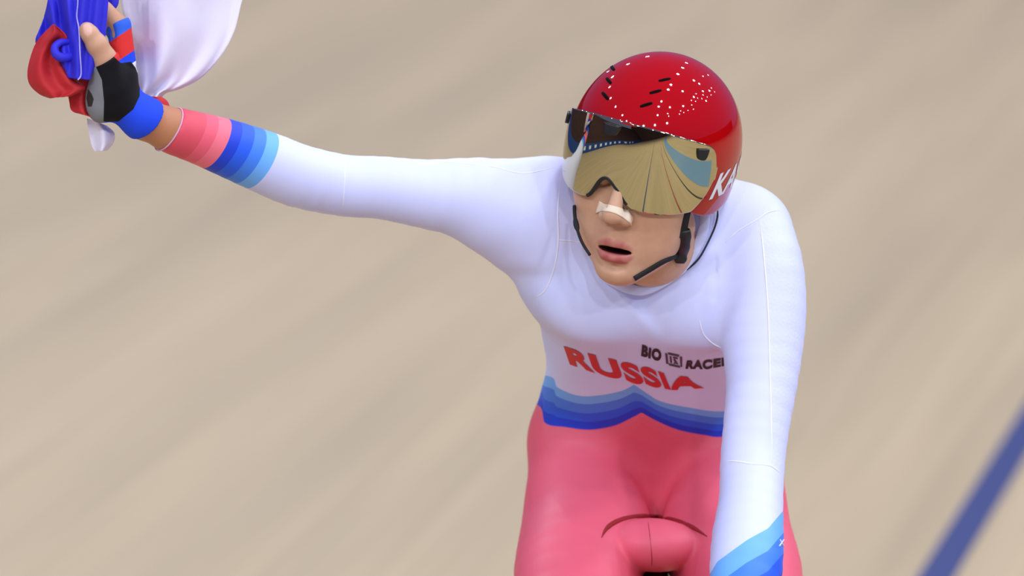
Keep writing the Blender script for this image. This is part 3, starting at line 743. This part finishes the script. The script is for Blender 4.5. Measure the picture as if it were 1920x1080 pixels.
# ------------------------------------------------------------------ straps, collar, seams
def path_px(pts, n, bvh=None, lift=2.0, smooth=True):
    P = spline(np.array(pts, float), n); out = []; nr = []
    for p in P:
        if bvh is not None:
            q, nn = project(bvh, p[0], p[1], lift, True)
            if q is None: continue
            out.append(q); nr.append(nn)
        else: out.append(K(*p))
    out = np.array(out)
    if smooth and len(out) > 6:
        for _ in range(3): out[1:-1] = (out[:-2] + 2 * out[1:-1] + out[2:]) / 4
    return (out, np.array(nr)) if bvh is not None else out
FACE = bvh_of(HB, HQ)
webbing = mat('strap_webbing', srgb(18, 18, 22), rough=0.75, noise=(300, 0.6))
def strap(name, pts, n, wdt, lift=3, bvh=FACE, material=webbing, parent=helmet, thick=1.6):
    p, nr = path_px(pts, n, bvh, lift); nr = nr * 0.35 + np.array([0, -0.65, 0]); v, f_ = tube_geo(p, 1.0, 8, flat=(wdt, thick), up=nr)
    return adopt(mesh_obj(name, v, f_, material), parent)
strap('strap', [(1286, 392), (1280, 420), (1276, 445)], 14, 9)
strap('strap', [(1270, 478), (1245, 487), (1220, 502), (1188, 521)], 20, 5.0)
v, f_ = tube_geo(path_px([(1077, 386, -40), (1078, 408, -55), (1084, 436, -78), (1093, 458, -95), (1106, 478, -108)], 20), [3.5] * 6 + [5, 5.5, 5] + [3] * 11, 8); adopt(mesh_obj('strap', v, f_, webbing), helmet)
pb, nb = project(FACE, 1277, 462, 4, True)
v, f_ = tube_geo(path_px([(1279, 430), (1279, 450), (1274, 470), (1271, 490)], 12, FACE, 6)[0], [9, 11, 12, 11, 10.5, 12, 12, 11.5, 11, 12.5, 12, 9], 10, flat=(1, .6)); adopt(mesh_obj('buckle', v, f_, blk), helmet)
# hems of the sleeve and of the glove
def hem(name, c_, r_, p0, n_, m_):
    u_ = np.cross(AX, [0, 1.0, 0]); u_ /= np.linalg.norm(u_); w_ = np.cross(AX, u_); R_ = []
    for q in np.linspace(0, 2 * math.pi, 48, endpoint=False):
        p = c_ + r_ * (math.cos(q) * u_ + math.sin(q) * w_); R_.append(p - AX * ((p - p0) @ n_) / (AX @ n_))
    v, f_ = tube_geo(np.array(R_), 1.5, 6, closed=True); return mesh_obj(name, v, f_, mat(name + '_thread', m_, rough=0.7), sk if name == 'sleeve_hem' else glove)
hem('sleeve_hem', Kh(320, 243.5, -214), 43.6, ca, CN, srgb(214, 170, 196))
# plaster strip over the nose
NS = [(1117, 397), (1124, 381), (1178, 394), (1186, 414)]
G = []
for i in range(17):
    u_ = i / 16
    x0, y0 = 1124 + (1180 - 1124) * u_, 379 + (395 - 379) * u_ ; x1, y1 = 1117 + (1184 - 1117) * u_, 397 + (420 - 397) * u_ - 9 * math.sin(math.pi * u_)
    flare = 3.0 * (abs(2 * u_ - 1) ** 6)
    for j in range(9):
        t_ = j / 8; q = project(FACE, x0 + (x1 - x0) * t_, y0 - flare + (y1 + flare - y0 + flare) * t_, 1.6)
        G.append(q)
plast = mat('plaster', srgb(236, 218, 192), rough=0.7, bump=(900, 0.2), noise=(120, 0.94))
o = mesh_obj('nasal_strip', np.array(G), grid_faces(17, 9, False), plast, person); o['label'] = 'beige adhesive strip across the nose'
md = o.modifiers.new('thickness', 'SOLIDIFY'); md.thickness = 1.2 * S
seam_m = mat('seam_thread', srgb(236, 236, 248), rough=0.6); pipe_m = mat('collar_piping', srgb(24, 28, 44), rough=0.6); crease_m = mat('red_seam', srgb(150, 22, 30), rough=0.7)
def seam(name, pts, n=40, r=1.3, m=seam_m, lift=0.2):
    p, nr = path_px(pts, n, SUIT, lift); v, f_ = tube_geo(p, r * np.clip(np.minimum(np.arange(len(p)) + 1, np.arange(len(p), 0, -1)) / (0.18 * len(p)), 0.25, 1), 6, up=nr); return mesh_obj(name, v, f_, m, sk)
seam('seam', [(648, 291), (647, 320), (645, 360), (641, 404)], 24, 1.0)
seam('seam', [(1050, 330), (1046, 400), (1047, 450), (1040, 500), (1022, 545), (1000, 559)], 40, 1.4)
seam('seam', [(1047, 450), (1075, 452), (1095, 456)], 12, 1.2)
seam('seam', [(800, 300), (920, 312), (980, 325), (1040, 314)], 40, 1.2)
seam('seam', [(1424, 410), (1432, 480), (1440, 580), (1443, 680), (1446, 780), (1447, 868)], 60, 1.6)
seam('seam', [(1463, 394), (1440, 398), (1420, 412), (1385, 432), (1360, 455)], 30, 1.5)
seam('seam', [(1351, 865), (1380, 865), (1410, 870), (1440, 872), (1455, 880), (1470, 893)], 30, 1.6)
seam('seam', [(1312, 600), (1318, 625), (1335, 643), (1352, 652)], 24, 1.3)
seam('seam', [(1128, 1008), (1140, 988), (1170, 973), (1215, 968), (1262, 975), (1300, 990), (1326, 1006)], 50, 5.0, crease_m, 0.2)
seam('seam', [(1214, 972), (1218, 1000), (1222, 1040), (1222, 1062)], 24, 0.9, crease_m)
def dot(px_, py_, r_, name='print_dot'):
    G_ = [project(SUIT, px_, py_, 1.2)] + [project(SUIT, px_ + r_ * math.cos(q), py_ + r_ * math.sin(q), 1.2) for q in np.linspace(0, 2 * math.pi, 14, endpoint=False)]
    if any(p is None for p in G_): return
    mesh_obj(name, np.array(G_), [(0, 1 + (k + 1) % 14, 1 + k) for k in range(14)], white_print, sk)
for q_ in ((1499, 1018, 4), (1505, 1052, 5.5), (1507, 1075, 5)): dot(*q_)
def stroke(pts, r_=1.4):
    p, nr = path_px(pts, 8, SUIT, 0.6, False)
    if len(p) > 2: v, f_ = tube_geo(p, r_, 6, up=nr); mesh_obj('print_mark', v, f_, white_print, sk)
stroke([(1462, 1012), (1469, 1024)]); stroke([(1469, 1012), (1461, 1024)])
p, nr = path_px([(1318, 392), (1319, 420), (1311, 452), (1294, 484), (1268, 511), (1238, 531), (1205, 544), (1172, 540), (1140, 522)], 50, SUIT, 7); p[:, 1] = np.minimum(p[:, 1], 40)
v, f_ = tube_geo(p, 1.0, 10, flat=(10, 6), up=np.tile([0.0, -1, 0], (len(p), 1))); mesh_obj('collar', v, f_, mat('collar_fabric', white, rough=0.6, bump=(300, 0.2)), sk)
seam('collar_edge', [(1341, 392), (1341, 412), (1331, 442), (1311, 480), (1284, 506), (1255, 524)], 40, 2.0, pipe_m, 14)

# ------------------------------------------------------------------ flag in the raised hand
flag = empty('flag', tuple(to_world(Kh(190, 120, -290))[0]))
tag(flag, 'white, blue and red flag bunched in the raised gloved hand', 'flag')
def sheet(rows, depth, nu=40, nv=50):
    L = spline(np.array([r[0] for r in rows], float), nv); Rr = spline(np.array([r[1] for r in rows], float), nv); V = []
    for i in range(nv):
        for j in range(nu):
            u, v = j / (nu - 1), i / (nv - 1); p = L[i] * (1 - u) + Rr[i] * u; V.append(Kh(p[0], p[1], depth(u, v, p[0], p[1])))
    return np.array(V), grid_faces(nv, nu, False)
sn, sm = math.sin, lambda a, c, x: (lambda t: t * t * (3 - 2 * t))(min(1, max(0, (x - a) / (c - a))))
def cloth(name, parts, m):
    v, f_ = join_geo(parts); o = mesh_obj(name, v, f_, m); md = o.modifiers.new('thickness', 'SOLIDIFY'); md.thickness = 1.6 * S; md.offset = 0; return adopt(o, flag)
cl_white = mat('white_cloth', srgb(232, 228, 246), rough=0.75, noise=(18, 0.95), bump=(40, 0.5)); cl_blue = mat('blue_cloth', srgb(44, 40, 214), rough=0.7, noise=(25, 0.8), bump=(60, 0.5)); cl_red = mat('red_cloth', srgb(196, 30, 40), rough=0.7, noise=(25, 0.85), bump=(60, 0.5))
wh = sheet([((214, -130), (480, -130)), ((220, -50), (468, -50)), ((228, 10), (452, 8)), ((238, 60), (438, 62)), ((246, 100), (412, 108)), ((252, 135), (376, 146)), ((256, 160), (338, 166)), ((258, 178), (312, 174)), ((262, 190), (300, 186))],
           lambda u, v, x, y: -120 - 75 * sn(math.pi * min(1, u * 1.05)) * (1 - 0.4 * v) + 16 * sn(9 * u + 4 * v) * (0.4 + v) + 7 * sn(23 * u - 6 * v) * v)
tl = sheet([((163, 222), (200, 236)), ((166, 245), (214, 250)), ((171, 270), (212, 268)), ((178, 284), (200, 282))], lambda u, v, x, y: -215 - 18 * sn(math.pi * u) + 6 * sn(8 * u))
cloth('white_stripe', [tl], cl_white); cloth('white_stripe', [wh], cl_white)['label'] = 'white cloth hanging behind the hand'
def bd(u, v, x, y):
    base = -268 - 34 * sm(95, 140, x)
    return base - 15 * sn(math.pi * u) + 11 * sn((x - 0.25 * y) * 0.19) * sm(150, 120, x) + 5 * sn((x + 0.1 * y) * 0.23) - 6 * sm(60, 120, y)
bl = sheet([((96, -70), (206, -70)), ((90, 0), (203, 0)), ((80, 40), (200, 38)), ((67, 78), (197, 70)), ((86, 98), (190, 100)), ((116, 122), (178, 124)), ((128, 146), (168, 150))], bd, 60, 60)
b2 = sheet([((198, -60), (226, -60)), ((199, -10), (223, -10)), ((201, 8), (221, 8)), ((205, 18), (214, 19))], lambda u, v, x, y: -205 - 16 * sn(math.pi * u))
loop = tube_geo(np.array([Kh(*p) for p in spline([(142, 76, -286), (128, 78, -302), (112, 80, -316), (103, 89, -322), (105, 101, -324), (116, 108, -320), (132, 106, -306), (152, 98, -284)], 36)]), np.interp(np.linspace(0, 1, 36), [0, .2, .6, 1], [4, 5.5, 7.5, 8]), 12)
cloth('blue_stripe', [b2], cl_blue); cloth('blue_stripe', [loop], cl_blue); cloth('blue_stripe', [bl], cl_blue)['label'] = 'bright blue cloth gripped under the thumb'
rl = sheet([((99, 46), (102, 46)), ((84, 60), (124, 66)), ((68, 80), (124, 78)), ((58, 106), (112, 104)), ((52, 135), (122, 128)), ((56, 158), (142, 150)), ((74, 176), (160, 166)), ((94, 184), (132, 180))],
           lambda u, v, x, y: -276 - 30 * sn(math.pi * (0.08 + 0.84 * u)) ** 0.7 + 9 * sn(10 * u + 3 * v) - 14 * sm(90, 60, y))
r2 = sheet([((120, 148), (176, 140)), ((126, 166), (172, 166)), ((130, 190), (170, 192)), ((135, 208), (180, 214)), ((158, 214), (186, 226))], lambda u, v, x, y: -266 + 14 * sn(7 * u + 2 * v) * v + 6 * u)
r3 = sheet([((284, 181), (303, 182)), ((276, 190), (314, 191)), ((270, 206), (320, 206))], lambda u, v, x, y: -196 - 16 * sn(math.pi * u))
cloth('red_stripe', [rl], cl_red)['label'] = 'red cloth folded below the blue'
cloth('red_stripe', [r2], cl_red)
cloth('red_stripe', [r3], cl_red)
hp = spline([(144, -60), (146, 0), (144, 30), (148, 55), (150, 100), (152, 138), (146, 150)], 60)
hp = np.array([Kh(x, y, bd((x - 90) / 110, 0, x, y) - 4) for x, y in hp])
v, f_ = tube_geo(hp, 1.4, 6); o = adopt(mesh_obj('hem_cord', v, f_, mat('hem_thread', srgb(170, 165, 240), rough=0.6)), flag); o['label'] = 'pale stitched hem'

# ------------------------------------------------------------------ bicycle (only the saddle's tip reaches the picture)
carbon = mat('carbon_black', srgb(18, 18, 20), rough=0.35, coat=0.5, noise=(30, 0.7)); rubber = mat('tyre_rubber', srgb(24, 24, 24), rough=0.8, noise=(80, 0.8)); steel = mat('bare_metal', srgb(150, 150, 155), rough=0.3, metal=1.0)
cyc = empty('bicycle', tuple(bike(0.1, 0, 0))); tag(cyc, 'black track bicycle whose saddle tip shows between the thighs of the cyclist', 'bicycle')
def wtube(name, pts, r, m=carbon, sides=12, closed=False, n=None, flat=None):
    p = np.array([from_world(q) for q in pts])
    if n: p = spline(p, n, closed)
    v, f_ = tube_geo(p, np.asarray(r) / S, sides, closed, flat=flat); return adopt(mesh_obj(name, v, f_, m), cyc)
ZS = BK[2] - 0.012
G = []
for i in range(26):
    t_ = i / 25; fr = 0.0 - 0.27 * t_; wd = 0.019 + 0.006 * t_ + 0.05 * max(0, (t_ - 0.45) / 0.55) ** 1.4; dz = -0.012 * math.exp(-t_ * 14) + 0.010 * t_ ** 3
    if i == 0: wd = 0.009
    if i == 25: wd *= 0.7
    for k in range(16):
        q = 2 * math.pi * k / 16; G.append(from_world(bike(fr, wd * math.cos(q), ZS + dz - 0.014 + 0.018 * math.sin(q) - (0.012 if math.sin(q) < 0 else 0) * abs(math.cos(q)))))
v = np.array(G); f_ = [tuple(q) for q in grid_faces(26, 16, True)] + [tuple(range(16)), tuple(25 * 16 + k for k in range(16))[::-1]]
adopt(mesh_obj('saddle', v, f_, blk), cyc)['label'] = 'black saddle'
bb, st_, ht, hb = bike(0.05, 0, 0.28), bike(-0.13, 0, ZS - 0.10), bike(0.44, 0, 0.74), bike(0.49, 0, 0.62)
ra, fa_ = bike(-0.36, 0, 0.335), bike(0.66, 0, 0.335)
wtube('seat_post', [bike(-0.12, 0, ZS - 0.15), bike(-0.14, 0, ZS - 0.03)], 0.014); wtube('seat_tube', [bb, st_], 0.019); wtube('top_tube', [bike(-0.11, 0, ZS - 0.16), ht], 0.018); wtube('down_tube', [bb, hb], 0.026); wtube('head_tube', [ht, hb], 0.022)
for sd in (-1, 1):
    e = np.array([sd * 0.055, 0, 0])
    wtube('chain_stay', [bb + e * 0.5, ra + e], 0.010); wtube('seat_stay', [bike(-0.11, 0, ZS - 0.18) + e * 0.3, ra + e], 0.008); wtube('fork_blade', [hb + e * 0.6, fa_ + e], 0.012)
    wtube('crank', [bb + e * 1.2, PED[sd] + np.array([-sd * 0.05, 0, -0.03])], 0.011); wtube('pedal', [PED[sd] + np.array([-0.045, 0, -0.03]), PED[sd] + np.array([0.045, 0, -0.03])], 0.016)
    sh_ = [PED[sd] + np.array([0, 0.12, 0.035]), PED[sd] + np.array([0, 0.06, 0.03]), PED[sd] + np.array([0, -0.04, 0.02]), PED[sd] + np.array([0, -0.14, 0.015])]
    p = spline(np.array([from_world(q) for q in sh_]), 14); v, f_ = tube_geo(p, np.interp(np.linspace(0, 1, 14), [0, .1, .4, .8, 1], [35, 58, 62, 66, 30]), 14, flat=(0.95, 0.85)); mesh_obj('shoe', v, f_, white_print, person)
for c_ in (ra, fa_):
    ring = [c_ + np.array([0, 0.322 * math.cos(q), 0.322 * math.sin(q)]) for q in np.linspace(0, 2 * math.pi, 64, endpoint=False)]
    wtube('tyre', ring, 0.0125, rubber, 10, True); wtube('rim', [c_ + (q - c_) * 0.93 for q in ring], 0.016, carbon, 8, True); wtube('hub', [c_ - np.array([0.05, 0, 0]), c_ + np.array([0.05, 0, 0])], 0.02, steel)
    for k in range(12):
        q = ring[k * 5]; wtube('spoke', [c_ + (q - c_) * 0.06, c_ + (q - c_) * 0.9], 0.0022, steel, 6)
wtube('chainring', [bb + np.array([0.045, 0.09 * math.cos(q), 0.09 * math.sin(q)]) for q in np.linspace(0, 2 * math.pi, 40, endpoint=False)], 0.006, steel, 8, True)
bc = np.array([BK[0], BARH[1], BARZ])
wtube('stem', [ht + np.array([0, 0, 0.02]), bc], 0.016)
wtube('handlebar', [bc + np.array([x_, y_, z_]) for x_, y_, z_ in ((-0.19, 0.02, -0.16), (-0.19, -0.06, -0.15), (-0.19, -0.09, -0.08), (-0.18, -0.05, -0.01), (-0.13, 0, 0), (0, 0, 0), (0.13, 0, 0), (0.18, -0.05, -0.01), (0.19, -0.09, -0.08), (0.19, -0.06, -0.15), (0.19, 0.02, -0.16))], 0.0125, carbon, 10, n=60)

# ------------------------------------------------------------------ hall lamps found from their glints on the helmet, then added fill lamps
def glint_dir(px, py):
    az, z = hel_hit(px, py, SO); p = hel(az, z, SO) - HEC
    fb = Hbf if p[1] < 0 else Hbb; c = Hcu if p[2] > 0 else Hcl
    n = np.array([p[0] / Ha ** 2, p[1] / fb ** 2, p[2] / c ** 2]); n /= np.linalg.norm(n)
    o, dr = pix_ray(px, py); n = n @ HR.T; r = dr - 2 * (dr @ n) * n
    return RIGHT * r[0] + FWD * r[1] + UP * r[2], to_world(H2B(p + HEC))[0]
def lamp(loc, power, rad):
    ld = bpy.data.lights.new('hall_or_fill_lamp', 'POINT'); ld.energy = power; ld.shadow_soft_size = rad; ld.color = (0.92, 0.95, 1.0)
    o = bpy.data.objects.new('hall_or_fill_lamp', ld); COL.objects.link(o); o.location = loc
GL = [(1140, 134), (1143, 163), (1145, 184), (1154, 200), (1167, 216), (1163, 226), (1175, 227), (1182, 231), (1287, 118), (1280, 127), (1271, 139), (1258, 159), (1253, 168), (1240, 190), (1235, 200), (1280, 171), (1301, 182), (1301, 151), (1311, 157), (1256, 201), (1281, 199), (1318, 171), (1324, 189), (1233, 216), (1330, 170)]
GS = [(1305, 176), (1308, 184), (1296, 188), (1304, 190), (1318, 178), (1326, 182), (1316, 185), (1290, 207), (1282, 211), (1274, 214), (1300, 205), (1276, 208), (1252, 213), (1254, 218), (1334, 165), (1328, 141), (1318, 143), (1333, 178), (1340, 172), (1297, 197)]
def hang(pt, power, rad):
    dr, p0 = glint_dir(*pt)
    if dr[2] < 0.12: return
    lamp(p0 + dr * min((14.0 - p0[2]) / dr[2], 45), power, rad)
for g_ in GL: hang(g_, LAMP_POWER, 0.30)
for g_ in GS: hang(g_, LAMP_POWER * 0.25, 0.16)          # smaller lamps over the far stands
for x_, y_ in ((-9, -16), (-3, -18), (3, -18), (9, -16)): lamp((x_, y_, 12.5), LAMP_POWER * 3.4, 0.40)   # added fill lamps ahead of the rider, to brighten the chest
for x_, y_ in ((-9, 15), (-5, 19), (-1, 24)): lamp((x_, y_, 13.0), LAMP_POWER * 2.3, 0.30)  # fill lamps added to brighten the boards behind the rider
